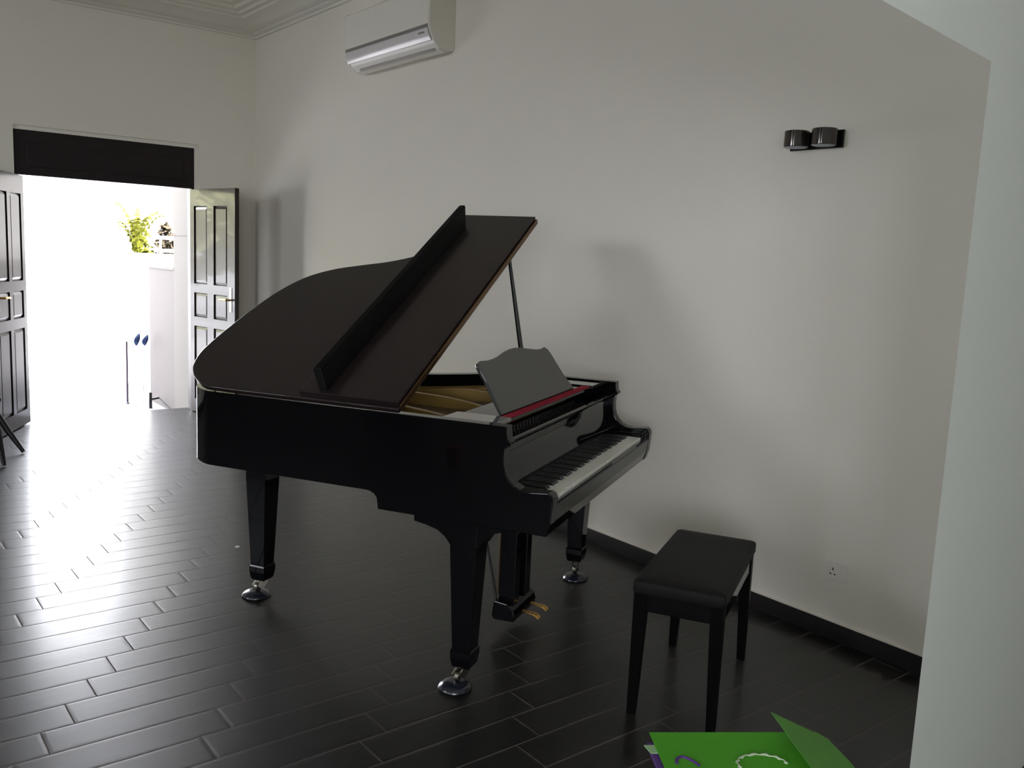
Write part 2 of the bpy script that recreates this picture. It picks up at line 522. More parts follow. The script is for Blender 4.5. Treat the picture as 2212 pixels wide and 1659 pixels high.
def door_leaf(label, hinge, ang, width, flip):
    """local x along the leaf from the hinge, local y thickness, face with panels at y=0 side"""
    t = thing('door_leaf', label, 'door', (hinge[0], hinge[1], 0.012), ang, 'double door leaves')
    T = 0.042
    H = 2.066
    s = -1 if flip else 1          # side of the visible face
    y = lambda a: a * s
    cols = [(0.068, 0.300), (0.412, 0.640)]
    if width < 0.74:
        cols = [(0.070, 0.315), (0.385, 0.630)]
    rows = [(0.125, 0.815), (0.900, 1.125), (1.208, 1.915)]

    def bx(mb, x0, x1, y0, y1, z0, z1):
        a, b = sorted((y(y0), y(y1)))
        mb.box(x0, x1, a, b, z0, z1)
    body = MB()
    xs = [0, cols[0][0], cols[0][1], cols[1][0], cols[1][1], width]
    for i in (0, 2, 4):
        bx(body, xs[i], xs[i + 1], 0, T, 0, H)
    zr = [0, rows[0][0], rows[0][1], rows[1][0], rows[1][1], rows[2][0], rows[2][1], H]
    for (x0, x1) in cols:
        for i in (0, 2, 4, 6):
            bx(body, x0, x1, 0, T, zr[i], zr[i + 1])
    body.build('leaf_frame', M_DOOR, t)
    for (x0, x1) in cols:
        for (z0, z1) in rows:
            p = MB()
            e = 0.030
            g = 0.016
            ring = lambda d, yy: [(x0 + d, y(yy), z0 + d), (x1 - d, y(yy), z0 + d), (x1 - d, y(yy), z1 - d), (x0 + d, y(yy), z1 - d)]
            p.loft([ring(0, T * 0.5), ring(0, g), ring(e, 0.005)])
            p.loft([ring(0, T * 0.5 + 0.001), ring(0, T - g), ring(e, T - 0.005)])
            p.build('door_panel', M_DOOR, t)
    hp = MB()
    bx(hp, width - 0.085, width - 0.045, -0.004, 0.0, 0.985, 1.20)
    hpo = hp.build('handle_plate', M_NICKEL, t, bevel=0.002)
    hl = MB()
    hl.tube([(width - 0.065, y(-0.002), 1.09), (width - 0.065, y(-0.05), 1.09)], 0.009)
    hl.tube([(width - 0.06, y(-0.05), 1.09), (width - 0.10, y(-0.054), 1.092), (width - 0.175, y(-0.05), 1.088)], [0.010, 0.009, 0.007])
    hl.build('lever', M_BRASS, hpo, smooth=40)
    return t


a_r = math.atan2(-0.76, 0.138)
door_leaf('dark panelled door leaf standing open against the right wall', (2.803, 8.456), a_r, 0.765, False)
a_l = math.atan2(7.893 - 8.41, 1.133 - 1.40)
door_leaf('dark panelled door leaf cut by the left edge of the photo', (1.428, 8.432), a_l, 0.70, True)

# ------------------------------------------------------------ the grand piano
TH = math.radians(29.782)
piano = thing('grand_piano', 'glossy black baby grand piano with raised lid and open keyboard', 'piano', (2.5709, 2.5653, 0), TH)
W_ = 0.721
ZR = 1.011
arm = [(0.74, 0.712), (0.715, 0.709), (0.697, 0.700), (0.687, 0.688), (0.680, 0.645), (0.017, 0.645), (0.004, 0.690), (-0.002, 0.775),
       (0.004, 0.792), (0.018, 0.799), (0.040, 0.797), (0.088, 0.793), (0.120, 0.797), (0.145, 0.808), (0.165, 0.827), (0.178, 0.848),
       (0.185, 0.872), (0.187, 0.905), (0.185, 0.932), (0.178, 0.946), (0.166, 0.953), (0.166, 0.960), (0.176, 0.968), (0.179, 0.985), (0.180, ZR), (0.74, ZR)]
A0 = -W_ + 0.056
for s in (-1, 1):
    lo, hi = sorted((s * W_, s * (W_ - 0.056)))
    MB().prism(arm, lo, hi, lambda a, b, c: (c, a, b)).build('case_arm', M_PIANO, piano, bevel=0.004, seg=3)

# lid outline (s from spine hinge, v depth)
lid_curve = [(-0.009, 1.30), (-0.008, 1.40), (-0.003, 1.475), (0.026, 1.535), (0.066, 1.588), (0.118, 1.628), (0.196, 1.656), (0.285, 1.661),
             (0.415, 1.651), (0.55, 1.634), (0.718, 1.597), (0.853, 1.530), (0.938, 1.428), (0.990, 1.304), (1.035, 1.180), (1.105, 1.062),
             (1.215, 0.945), (1.335, 0.845), (1.430, 0.752), (1.482, 0.660), (1.492, 0.600)]
lc = catmull(lid_curve, 5)
# rim shell
outer = [(-W_, 0.735)] + [(-W_ + 0.004 + s * 0.956, v - 0.010) for s, v in lc]
outer = [(max(-W_, min(W_, a)), b) for a, b in outer]
outer[-1] = (W_, 0.60)


def offset(path, d):
    out = []
    for i, p in enumerate(path):
        a = Vector(path[max(i - 1, 0)])
        b = Vector(path[min(i + 1, len(path) - 1)])
        t = (b - a).normalized()
        n = Vector((t.y, -t.x))
        out.append((p[0] + n.x * d, p[1] + n.y * d))
    return out


inner = offset(outer, 0.056)
rim = MB()
rim.loft([[(o[0], o[1], 0.712), (o[0], o[1], ZR), (i[0], i[1], ZR), (i[0], i[1], 0.712)] for o, i in zip(outer, inner)])
rim.build('rim', M_PIANO, piano, smooth=40)
mid_in = [(max(-A0 * -1, p[0]), p[1]) if False else p for p in inner]
floor_poly = [(-0.664, 0.30)] + [(max(-0.664, min(0.664, p[0])), p[1]) for p in inner] + [(0.664, 0.30)]
P3 = lambda a, b, c: (a, b, c)
MB().prism(floor_poly, 0.80, 0.815, P3).build('soundboard', M_SPRUCE, piano)
# under-beams of the case
MB().prism([(p[0] * 0.97, p[1]) for p in floor_poly], 0.72, 0.78, P3).build('bottom_frame', M_SATIN, piano)
# keybed, slip, blocks
MB().box(-0.665, 0.665, 0.03, 0.68, 0.648, 0.70).build('key_bed', M_PIANO, piano, bevel=0.004)
slip = [(0.020, 0.646), (0.006, 0.690), (0.001, 0.744), (0.004, 0.750), (0.022, 0.750), (0.030, 0.646)]
MB().prism(slip, -0.665, 0.665, lambda a, b, c: (c, a, b)).build('key_slip', M_PIANO, piano)
for s in (-1, 1):
    lo, hi = sorted((s * 0.6145, s * 0.6645))
    MB().box(lo, hi, 0.024, 0.20, 0.70, 0.782).build('key_block', M_PIANO, piano, bevel=0.006)
# keys
KW = 1.226 / 52
names = 'ABCDEFG'
wk = MB().box(0.0006, KW - 0.0006, 0.026, 0.200, 0.735, 0.7625).build('white_key', M_IVORY, piano, bevel=0.0012)
wk.location = (-0.613, 0, 0)
keys = [wk]
for i in range(1, 52):
    k = wk.copy()
    COL.objects.link(k)
    k.parent = piano
    k.location = (-0.613 + i * KW, 0, 0)
bk = None
for i in range(51):
    if names[i % 7] in 'ACDFG':
        x = -0.613 + (i + 1) * KW
        if bk is None:
            mb = MB()
            mb.prism([(0.080, 0.760), (0.088, 0.7735), (0.200, 0.7745), (0.200, 0.760)], -0.0058, 0.0058, lambda a, b, c: (c, a, b))
            bk = mb.build('black_key', M_EBONY, piano, bevel=0.0012)
            bk.location = (x, 0, 0)
        else:
            k = bk.copy()
            COL.objects.link(k)
            k.parent = piano
            k.location = (x, 0, 0)
# fallboard (open, standing behind the keys)
fb = catmull([(0.188, 0.768), (0.196, 0.80), (0.207, 0.85), (0.211, 0.89), (0.208, 0.925), (0.203, 0.938)], 5)
fbp = fb + [(0.206, 0.944), (0.216, 0.946), (0.226, 0.940), (0.229, 0.92), (0.229, 0.768)]
fbo = MB().prism(fbp, -0.662, 0.662, lambda a, b, c: (c, a, b)).build('fallboard', M_PIANO, piano, smooth=30)
# action and pin block behind the fallboard
MB().box(-0.664, 0.664, 0.229, 0.62, 0.76, 0.885).build('pin_block', M_EBONY, piano)
pins = MB()
for i in range(70):
    for r in range(3):
        x = -0.62 + i * 1.24 / 69
        pins.lathe([(0.0028, 0), (0.0028, 0.022), (0.002, 0.024)], (x, 0.265 + r * 0.05 + 0.012 * (i % 2), 0.884), 6)
tag(pins.build('tuning_pins', M_EBONY, piano), kind='stuff')
# iron plate with ribs
pp = [(-0.655, 0.43)] + [(max(-0.655, min(0.655, p[0])), p[1] - 0.01) for p in offset(outer, 0.075)] + [(0.655, 0.43)]
MB().prism(pp, 0.895, 0.905, P3).build('iron_plate', M_GOLD, piano)
ribs = MB()
for (x0, y0, x1, y1) in ((-0.58, 0.50, -0.54, 1.40), (-0.33, 0.50, -0.28, 1.50), (-0.02, 0.50, 0.02, 1.30), (0.27, 0.50, 0.20, 1.05), (0.48, 0.50, 0.40, 0.85)):
    n = 10
    rg = []
    for k in range(n + 1):
        t = k / n
        x, yv = x0 + (x1 - x0) * t, y0 + (y1 - y0) * t
        z = 0.925 + 0.045 * math.sin(PI * t) ** 0.7
        rg.append([(x - 0.02, yv, 0.90), (x + 0.02, yv, 0.90), (x + 0.014, yv, z), (x - 0.014, yv, z)])
    ribs.loft(rg)
ribs.build('plate_rib', M_GOLD, piano, smooth=30)
fl = offset(outer, 0.062)
fl2 = offset(outer, 0.115)
ring = MB().loft([[(max(-0.66, min(0.66, a[0])), a[1], 0.90), (max(-0.66, min(0.66, a[0])), a[1], 0.955), (max(-0.61, min(0.61, b[0])), b[1], 0.94), (max(-0.61, min(0.61, b[0])), b[1], 0.90)] for a, b in zip(fl[1:], fl2[1:])])
ring.build('plate_flange', M_GOLD, piano, smooth=40)
st = MB()
for i in range(64):
    x = -0.60 + i * 1.2 / 63
    y1 = 1.50 - 0.95 * (i / 63) ** 0.9
    st.bar((x, 0.44, 0.925), (x * 0.9 - 0.02, max(0.60, y1), 0.918), 0.0016, 0.0016)
tag(st.build('strings', M_STEEL, piano), kind='stuff')
# music desk assembly
shelf = MB().box(-0.50, 0.50, 0.256, 0.46, 0.985, 0.998).build('music_shelf', M_PIANO, piano, bevel=0.002)
MB().box(-0.492, 0.495, 0.258, 0.296, 0.998, 1.002).build('felt_strip', M_FELT, piano)
for s in (-1, 1):
    lo, hi = sorted((s * 0.505, s * 0.664))
    MB().prism([(lo, 0.25), (hi, 0.25), (hi, 0.47), (lo, 0.47)], 0.988, 1.004, P3).build('shelf_slide', M_SHELF, piano, bevel=0.002)
d_out = [(-0.461, 0.0), (-0.456, 0.065), (-0.447, 0.139), (-0.450, 0.186), (-0.449, 0.207), (-0.438, 0.218), (-0.406, 0.226), (-0.370, 0.224),
         (-0.335, 0.222), (-0.281, 0.224), (-0.219, 0.231), (-0.149, 0.243), (-0.082, 0.250), (-0.02, 0.251), (0.034, 0.247), (0.114, 0.235), (0.199, 0.224),
         (0.26, 0.222), (0.308, 0.227), (0.332, 0.214), (0.345, 0.190), (0.350, 0.152), (0.362, 0.081), (0.398, 0.0)]
dup_ = Vector((0, 0.122, 0.187)).normalized()
dn_ = Vector((0, -0.187, 0.122)).normalized()


def desk_pt(a, b, c):
    p = Vector((a, 0.305, 1.001)) + dup_ * b - dn_ * c
    return (p.x, p.y, p.z)


MB().prism(d_out, 0.0, 0.013, desk_pt).build('music_desk', M_DESK, piano, bevel=0.0025)
MB().bar((-0.02, 0.375, 1.09), (-0.02, 0.445, 0.998), 0.05, 0.008).build('desk_strut', M_SATIN, piano)

# lid, raised on the treble side
AL = math.radians(29.49)
Z0 = 1.034


def lp(s, v, o=0.0):
    return (-W_ + s * math.cos(AL) - o * math.sin(AL), v, Z0 + s * math.sin(AL) + o * math.cos(AL))


LO = [(-0.009, 0.600)] + lc
lid = MB().prism(LO, -0.020, 0.0, lambda a, b, c: lp(a, b, c)).build('lid', M_LID, piano, bevel=0.004, smooth=35)
MB().prism([(0.004, 0.602), (1.494, 0.602), (1.494, 1.03), (0.004, 1.03)], 0.001, 0.021, lp).build('front_flap', M_LID, lid, bevel=0.003)


def lip_pt(v, o, s):
    return lp(s, v, o)


lip = MB()
prof = [(0.912, 0.021), (0.945, 0.021), (0.972, 0.090), (0.968, 0.098), (0.940, 0.099), (0.934, 0.092)]
lip.loft([[lp(s0 + (o - 0.02) * k, v, o) for v, o in prof] for s0, k in ((0.018, 0.5), (1.355, 1.1))])
lip.build('flap_lip', M_LIP, lid, bevel=0.003)
hinge = MB()
hinge.prism([(0.004, 0.592), (1.49, 0.592), (1.49, 0.600), (0.004, 0.600)], -0.014, 0.010, lp)
hinge.build('piano_hinge', M_HINGE, lid, bevel=0.003)
MB().prism([(0.82, 1.031), (0.925, 1.031), (0.925, 1.050), (0.82, 1.050)], 0.0, 0.018, lp).build('flap_catch', M_BRASS, lid)
MB().lathe([(0.012, 0), (0.012, 0.006), (0.007, 0.010)], lp(0.045, 1.035, 0.0), 14).build('rubber_bumper', M_EBONY, lid)
# prop stick
pr = MB()
b0, b1 = Vector((0.625, 0.640, 0.995)), Vector((0.590, 0.770, 1.755))
pr.loft([[(p.x - h, p.y - 0.006, p.z), (p.x + h, p.y - 0.006, p.z), (p.x + h, p.y + 0.006, p.z), (p.x - h, p.y + 0.006, p.z)]
         for p, h in ((b0, 0.021), (b0.lerp(b1, 0.25), 0.019), (b0.lerp(b1, 0.7), 0.011), (b1, 0.009))])
pr.build('prop_stick', M_SATIN, piano, bevel=0.002)
MB().box(0.600, 0.664, 0.60, 0.68, 0.960, 0.996).build('prop_block', M_SATIN, piano)


# legs
def leg_square(x, y, hw, z):
    return [(x - hw, y - hw, z), (x + hw, y - hw, z), (x + hw, y + hw, z), (x - hw, y + hw, z)]


def make_leg(x, y, haunch, ox, oy):
    lg = MB()
    lg.loft([leg_square(x, y, h, z) for h, z in ((0.052, 0.648 if haunch == 'front' else 0.715), (0.052, 0.56), (0.0365, 0.160))])
    if haunch == 'front':
        pf = [(0.270, 0.56), (0.385, 0.558), (0.405, 0.582), (0.435, 0.602), (0.480, 0.614), (0.531, 0.622), (0.533, 0.648), (0.175, 0.648), (0.178, 0.634), (0.215, 0.622), (0.245, 0.60)]
        lg.prism([(a + (y - 0.331), b) for a, b in pf], x - 0.051, x + 0.051, lambda a, b, c: (c, a, b))
    else:
        pf = [(x - 0.050, 0.60), (x - 0.054, 0.62), (x - 0.064, 0.66), (x - 0.088, 0.690), (x - 0.125, 0.715), (x + 0.052, 0.715), (x + 0.052, 0.60)]
        lg.prism(pf, y - 0.051, y + 0.051, lambda a, b, c: (a, c, b))
    leg = lg.build('leg', M_PIANO, piano, bevel=0.0015)
    f = MB()
    f.loft([leg_square(x, y, h, z) for h, z in ((0.0375, 0.160), (0.0415, 0.152), (0.0415, 0.128), (0.036, 0.094), (0.030, 0.086))])
    f.build('ferrule', M_PIANO, leg, bevel=0.002)
    c = MB()
    cx, cy = x + ox * 0.6, y + oy * 0.6
    c.lathe([(0.011, 0.078), (0.018, 0.088)], (x, y, 0), 14)
    for sgn in (-1, 1):
        c.bar((x + 0.004, y + sgn * 0.014, 0.082), (cx - 0.008, cy + sgn * 0.014, 0.046), 0.008, 0.030)
    cs = c.build('caster_fork', M_NICKEL, leg, smooth=40)
    wv = MB()
    n = 20
    wv.loft([[(cx - 0.006 + r * math.cos(2 * PI * i / n), cy + o, 0.0485 + r * math.sin(2 * PI * i / n)) for i in range(n)]
             for r, o in ((0.016, -0.010), (0.0195, -0.007), (0.0195, 0.007), (0.016, 0.010))])
    wv.build('caster_wheel', M_NICKEL, leg, smooth=40)


leg_spots = [(-0.661, 0.331, 'front', -0.018, 0.026), (0.661, 0.331, 'front', -0.028, -0.012), (-0.298, 1.522, 'tail', -0.004, 0.030)]
for s in leg_spots:
    make_leg(*s)

# pedal lyre
lyre = MB().box(-0.175, 0.130, 0.340, 0.445, 0.625, 0.650).build('pedal_lyre', M_PIANO, piano, bevel=0.003)
for x in (-0.096, 0.034):
    MB().loft([[(x - a, 0.352, z), (x + a, 0.352, z), (x + a, 0.425, z), (x - a, 0.425, z)] for a, z in ((0.030, 0.628), (0.027, 0.12))]).build('lyre_post', M_PIANO, lyre, bevel=0.003)
bxp = [(0.338, 0.060), (0.334, 0.085), (0.342, 0.108), (0.372, 0.134), (0.432, 0.140), (0.440, 0.075), (0.430, 0.058)]
MB().prism(bxp, -0.158, 0.098, lambda a, b, c: (c, a, b)).build('pedal_box', M_PIANO, lyre, bevel=0.004)
for x in (-0.055, 0.045):
    n = 8
    rg = []
    for t in range(n + 1):
        q = t / n
        yy = 0.345 - q * 0.088
        hw = 0.007 + 0.010 * min(1, (q * 1.4)) ** 1.5 if q < 0.95 else 0.014
        z = 0.080 - 0.010 * q - 0.012 * max(0, q - 0.8) / 0.2
        rg.append([(x - hw, yy, z - 0.005), (x + hw, yy, z - 0.005), (x + hw, yy, z + 0.003), (x - hw, yy, z + 0.003)])
    MB().loft(rg).build('pedal', M_BRASS, lyre, bevel=0.002)
MB().tube([(-0.125, 0.432, 0.125), (-0.04, 0.61, 0.72)], 0.006).build('lyre_brace', M_SATIN, lyre, smooth=40)
MB().tube([(0.08, 0.432, 0.125), (0.13, 0.61, 0.72)], 0.006).build('lyre_brace', M_SATIN, lyre, smooth=40)
MB().tube([(-0.066, 0.450, 0.135), (-0.062, 0.450, 0.655)], 0.0042).build('pedal_rod', M_HINGE, lyre, smooth=40)
MB().tube([(0.03, 0.450, 0.135), (0.03, 0.450, 0.655)], 0.0042).build('pedal_rod', M_HINGE, lyre, smooth=40)


# caster cups on the floor
def local_to_world(x, y):
    c, s = math.cos(TH), math.sin(TH)
    return (2.5709 + x * c - y * s, 2.5653 + x * s + y * c)


cup_labels = ['round black caster cup under the front piano leg closest to the camera',
              'round black caster cup under the front piano leg beside the white wall',
              'round black caster cup under the tail leg of the piano nearest the doorway']
cup0 = None
for (x, y, _, ox, oy), lab in zip(leg_spots, cup_labels):
    wx, wy = local_to_world(x + ox, y + oy)
    if cup0 is None:
        cup0 = MB().lathe([(0.060, 0), (0.064, 0.004), (0.062, 0.010), (0.054, 0.018), (0.042, 0.0245), (0.032, 0.0275), (0.026, 0.0285), (0.018, 0.0285)], (0, 0, 0), 36).build('caster_cup', M_CUP, smooth=50)
        c = cup0
    else:
        c = cup0.copy()
        COL.objects.link(c)
    c.location = (wx, wy, 0.0005)
    tag(c, lab, 'caster cup', 'caster cups under the piano legs')

# ------------------------------------------------------------ bench
bench = thing('piano_bench', 'black piano bench with padded vinyl seat in front of the keyboard', 'bench', (2.578, 2.075, 0), math.radians(28.6))
hx, hy = 0.345, 0.162
cush = MB()


def rrect(a, b, r, z, n=5):
    out = []
    for cx, cy, st_ in ((a - r, b - r, 0), (-a + r, b - r, 90), (-a + r, -b + r, 180), (a - r, -b + r, 270)):
        for k in range(n + 1):
            t = math.radians(st_ + 90 * k / n)
            out.append((cx + r * math.cos(t), cy + r * math.sin(t), z))
    return out


cush.loft([rrect(hx - d, hy - d, 0.014, z) for d, z in ((0.003, 0.452), (0.0, 0.458), (0.0, 0.488), (0.003, 0.495), (0.012, 0.500), (0.05, 0.504), (0.11, 0.506))])
cush.build('seat_cushion', M_VINYL, bench, smooth=50)
ap = MB()
ax, ay = hx - 0.012, hy - 0.010
ap.box(-ax, ax, -ay, -ay + 0.02, 0.387, 0.4525).box(-ax, ax, ay - 0.02, ay, 0.387, 0.4525)
ap.box(-ax, -ax + 0.02, -ay, ay, 0.387, 0.4525).box(ax - 0.02, ax, -ay, ay, 0.387, 0.4525)
ap.build('apron', M_PIANO, bench, bevel=0.003)
for sx in (-1, 1):
    for sy in (-1, 1):
        x1, y1 = sx * (ax - 0.020), sy * (ay - 0.018)
        l = MB()
        l.loft([leg_square(x1 + sx * (0.0225 - h), y1 + sy * (0.0225 - h), h, z) for h, z in ((0.0225, 0.4525), (0.0225, 0.375), (0.0155, 0.004), (0.0150, 0.0))])
        l.build('leg', M_BENCH, bench, bevel=0.002)

# ------------------------------------------------------------ air conditioner
ac = thing('air_conditioner', 'white wall-mounted air conditioner unit high on the right wall', 'air conditioner', (XW, 5.70, 2.90))
ya, yb = -0.580, 0.585          # local y extents
body = [(0.0, 0.030), (-0.02, 0.020), (-0.07, 0.006), (-0.110, 0.020), (-0.150, 0.052), (-0.182, 0.10), (-0.193, 0.150), (-0.193, 0.40), (-0.17, 0.42), (0.0, 0.42)]
endc = lambda a, b, c: (a, c, b)
MB().prism(body, ya + 0.012, yb - 0.012, endc).build('housing', M_WHITEPL, ac, bevel=0.003)
cap = [(0.0, 0.030), (-0.02, 0.019), (-0.07, 0.012), (-0.120, 0.024), (-0.160, 0.056), (-0.190, 0.105), (-0.205, 0.155), (-0.205, 0.40), (-0.18, 0.424), (0.0, 0.424)]
for y0 in (ya - 0.006, yb - 0.012):
    MB().prism(cap, y0, y0 + 0.018, endc).build('end_cap', M_WHITEPL, ac, bevel=0.004)
MB().prism([(-0.194, 0.165), (-0.206, 0.165), (-0.206, 0.40), (-0.194, 0.41)], ya + 0.012, yb - 0.012, endc).build('front_panel', M_WHITEPL, ac, bevel=0.003)
MB().prism([(-0.185, 0.140), (-0.199, 0.142), (-0.199, 0.165), (-0.185, 0.165)], ya + 0.012, yb - 0.012, endc).build('panel_gap', M_GREYPL, ac)
lou = catmull([(-0.203, 0.142), (-0.200, 0.115), (-0.190, 0.090), (-0.176, 0.068)], 4)
louv = lou + [(a + 0.010, b + 0.002) for a, b in lou[::-1]]
MB().prism(louv, ya + 0.014, yb - 0.014, endc).build('louver', M_GLOSSPL, ac, smooth=40)
MB().prism([(-0.112, 0.013), (-0.128, 0.024), (-0.124, 0.030), (-0.108, 0.02)], ya + 0.05, yb - 0.10, endc).build('air_slot', M_SLOTPL, ac)
MB().box(-0.2015, -0.198, ya + 0.06, ya + 0.13, 0.112, 0.135).build('display_window', M_GREYPL, ac)

# ------------------------------------------------------------ wall lamp
lamp = thing('wall_lamp', 'black twin-drum wall lamp on the right wall above the socket', 'lamp', (XW, 2.305, 2.105))
MB().box(-0.012, -0.0005, -0.128, 0.128, 0.0, 0.073).build('back_plate', M_SATIN, lamp, bevel=0.001)
for yc, xc in ((-0.075, -0.066), (0.060, -0.066)):
    dr = MB().lathe([(0.050, 0.006), (0.052, 0.008), (0.052, 0.071), (0.050, 0.073), (0.044, 0.073)], (xc, yc, 0), 40).build('drum', M_LAMP, lamp, smooth=40)
    MB().lathe([(0.046, 0.0045), (0.046, 0.0065)], (xc, yc, 0), 32).build('lens', M_LAMPB, dr)

# ------------------------------------------------------------ wall socket
sock = thing('wall_socket', 'white square three-pin wall socket with a switch low on the right wall', 'socket', (XW, 2.017, 0.305))
MB().box(-0.010, -0.0005, -0.046, 0.046, -0.043, 0.043).build('face_plate', M_WHITEPL, sock, bevel=0.003)
for (y, z, hy_, hz) in ((0.014, 0.008, 0.0028, 0.0060), (0.024, -0.014, 0.0045, 0.0025), (0.004, -0.014, 0.0045, 0.0025)):
    MB().box(-0.0108, -0.0095, y - hy_, y + hy_, z - hz, z + hz).build('pin_slot', M_SLOT, sock)
MB().box(-0.0145, -0.0095, -0.004, 0.010, 0.020, 0.031).build('switch', M_WHITEPL, sock, bevel=0.001)

# ------------------------------------------------------------ scrap on the floor
sp = MB().add([(-0.012, -0.008, 0), (0.010, -0.010, 0), (0.014, 0.004, 0.004), (0.002, 0.011, 0.002), (-0.010, 0.006, 0.005), (0, 0, 0.008)],
              [(0, 1, 5), (1, 2, 5), (2, 3, 5), (3, 4, 5), (4, 0, 5), (4, 3, 2, 1, 0)]).build('paper_scrap', M_SCRAP, loc=(1.713, 4.452, 0.0008))
tag(sp, 'tiny white paper scrap on the dark floor by the tail leg of the piano', 'scrap')

# ------------------------------------------------------------ chair at the left edge (only its legs reach into the picture)
ch = thing('wooden_chair', 'dark wooden chair with splayed legs at the left edge by the door leaf', 'chair', (0.80, 7.22, 0))
MB().box(-0.20, 0.21, -0.21, 0.21, 0.43, 0.465).build('seat', M_SATIN, ch, bevel=0.01)
MB().box(-0.21, -0.185, -0.20, 0.20, 0.62, 0.86).build('backrest', M_SATIN, ch, bevel=0.008)
for (tx, ty, fx_, fy_) in ((0.15, 0.14, 0.372, 0.010), (0.16, -0.16, 0.190, -0.37), (-0.16, 0.16, -0.24, 0.26), (-0.16, -0.16, -0.24, -0.26)):
    MB().tube([(tx, ty, 0.435), (tx * 0.4 + fx_ * 0.6, ty * 0.4 + fy_ * 0.6, 0.17), (fx_, fy_, 0.012)], [0.020, 0.022, 0.013], 10).build('leg', M_SATIN, ch, smooth=40)
for y_ in (-0.17, 0.17):
    MB().bar((-0.197, y_, 0.46), (-0.197, y_, 0.64), 0.03, 0.025).build('back_post', M_SATIN, ch)

# ------------------------------------------------------------ green card folder in the foreground
ZT = 0.575
tbl = thing('side_table', 'small dark side table mostly below the frame carrying the green folder', 'table', (1.45, 0.87, 0), math.radians(-33.3))
MB().box(-0.13, 0.17, -0.17, 0.09, ZT - 0.025, ZT).build('tabletop', M_SATIN, tbl, bevel=0.003)
for x_ in (-0.105, 0.145):
    for y_ in (-0.145, 0.065):
        MB().box(x_ - 0.015, x_ + 0.015, y_ - 0.015, y_ + 0.015, 0, ZT - 0.025).build('leg', M_SATIN, tbl, bevel=0.002)

FO = Vector((1.370, 1.201, 0.0))
FA = Vector((0.835, -0.550, 0))     # along the far edge
FB = Vector((-0.550, -0.835, 0))    # towards the camera


def fpt(a, b, z):
    q = FO + FA * a + FB * b
    return (q.x, q.y, z)


pf = MB().prism([(-0.012, 0.030), (0.30, 0.030), (0.30, 0.31), (-0.012, 0.31)], ZT + 0.0005, ZT + 0.0095, fpt).build('purple_card', M_PURPLE)
tag(pf, 'purple card lying underneath the green folder at the bottom edge', 'card')
pg = MB().prism([(-0.022, 0.045), (0.05, 0.045), (0.05, 0.075), (-0.014, 0.075)], ZT + 0.0105, ZT + 0.0125, fpt).build('paper_slip', M_PALEG)
tag(pg, 'pale green slip of paper peeking out left of the green folder', 'paper')
fold = thing('green_folder', 'bright green card folder with half-lifted cover and white yarn decoration', 'folder', (0, 0, 0))
MB().prism([(0, 0), (0.372, 0.0), (0.385, 0.030), (0.385, 0.30), (0, 0.30)], ZT + 0.0130, ZT + 0.0155, fpt).build('back_cover', M_GREEN, fold)
# lifted cover: hinged on the right, free edge raised over the back cover
cv = MB()
hin = [(0.386, 0.026), (0.394, 0.115), (0.394, 0.30)]
fre = [(0.262, 0.008), (0.262, 0.115), (0.262, 0.30)]
top_, bot_ = [], []
for (h, f) in zip(hin, fre):
    rowp = []
    for k in range(7):
        t = k / 6
        a = h[0] + (f[0] - h[0]) * t
        b = h[1] + (f[1] - h[1]) * t
        z = ZT + 0.015 + 0.052 * t
        rowp.append((a, b, z))
    top_.append(rowp)
for i in range(2):
    for k in range(6):
        q = [top_[i][k], top_[i][k + 1], top_[i + 1][k + 1], top_[i + 1][k]]
        cv.add([fpt(*p) for p in q] + [fpt(p[0], p[1], p[2] - 0.0018) for p in q],
               [(0, 1, 2, 3), (7, 6, 5, 4), (0, 4, 5, 1), (1, 5, 6, 2), (2, 6, 7, 3), (3, 7, 4, 0)])
cv.build('front_cover', M_GREEN2, fold)
zt = ZT + 0.0165
ln = MB()
arc = []
for k in range(25):
    t = math.radians(200 - 8.2 * k)
    wob = 0.0022 * math.sin(k * 2.1)
    arc.append(fpt(0.205 + (0.052 + wob) * math.cos(t), 0.126 - (0.036 + wob) * math.sin(t), zt + 0.001))
ln.tube(arc, [0.0021 + 0.0010 * math.sin(k * 1.7) for k in range(25)], 7)
ln.build('yarn_trim', M_LACE, fold, smooth=60)
rb = []
for k in range(14):
    t = math.radians(190 - 12 * k)
    rb.append(fpt(0.052 + 0.024 * math.cos(t), 0.118 - 0.022 * math.sin(t) + max(0, k - 7) * 0.004, zt + 0.0005))
MB().tube(rb, 0.0030, 7).build('purple_cord', M_PURPLE, fold, smooth=60)

# ------------------------------------------------------------ outside
GZ0 = -0.12
struct(MB().box(-14, 16, YW + 0.15, 40, GZ0 - 0.1, GZ0).build('ground_outside', M_PAVE))
struct(MB().box(-16, XL - 0.15, -8, YW + 0.15, GZ0 - 0.1, GZ0).build('ground_side_yard', M_PAVE))
struct(MB().box(DX0, DX1, YW + 0.15, YW + 0.19, GZ0, 0.0).build('trim_3', M_FLOOR))
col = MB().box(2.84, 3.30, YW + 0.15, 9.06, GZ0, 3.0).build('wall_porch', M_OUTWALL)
struct(col)
struct(MB().box(2.835, 3.30, YW + 0.15, 9.062, 1.655, 1.665).build('trim_4', M_OUTWALL))
fw = thing('boundary_wall', 'low pink-beige boundary wall beyond the doorway on the right', 'wall', (0, 0, 0))
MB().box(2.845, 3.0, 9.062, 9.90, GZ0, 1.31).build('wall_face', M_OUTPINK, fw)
MB().box(2.838, 3.01, 9.062, 9.905, 1.31, 1.342).build('coping', M_OUTWALL, fw, bevel=0.004)
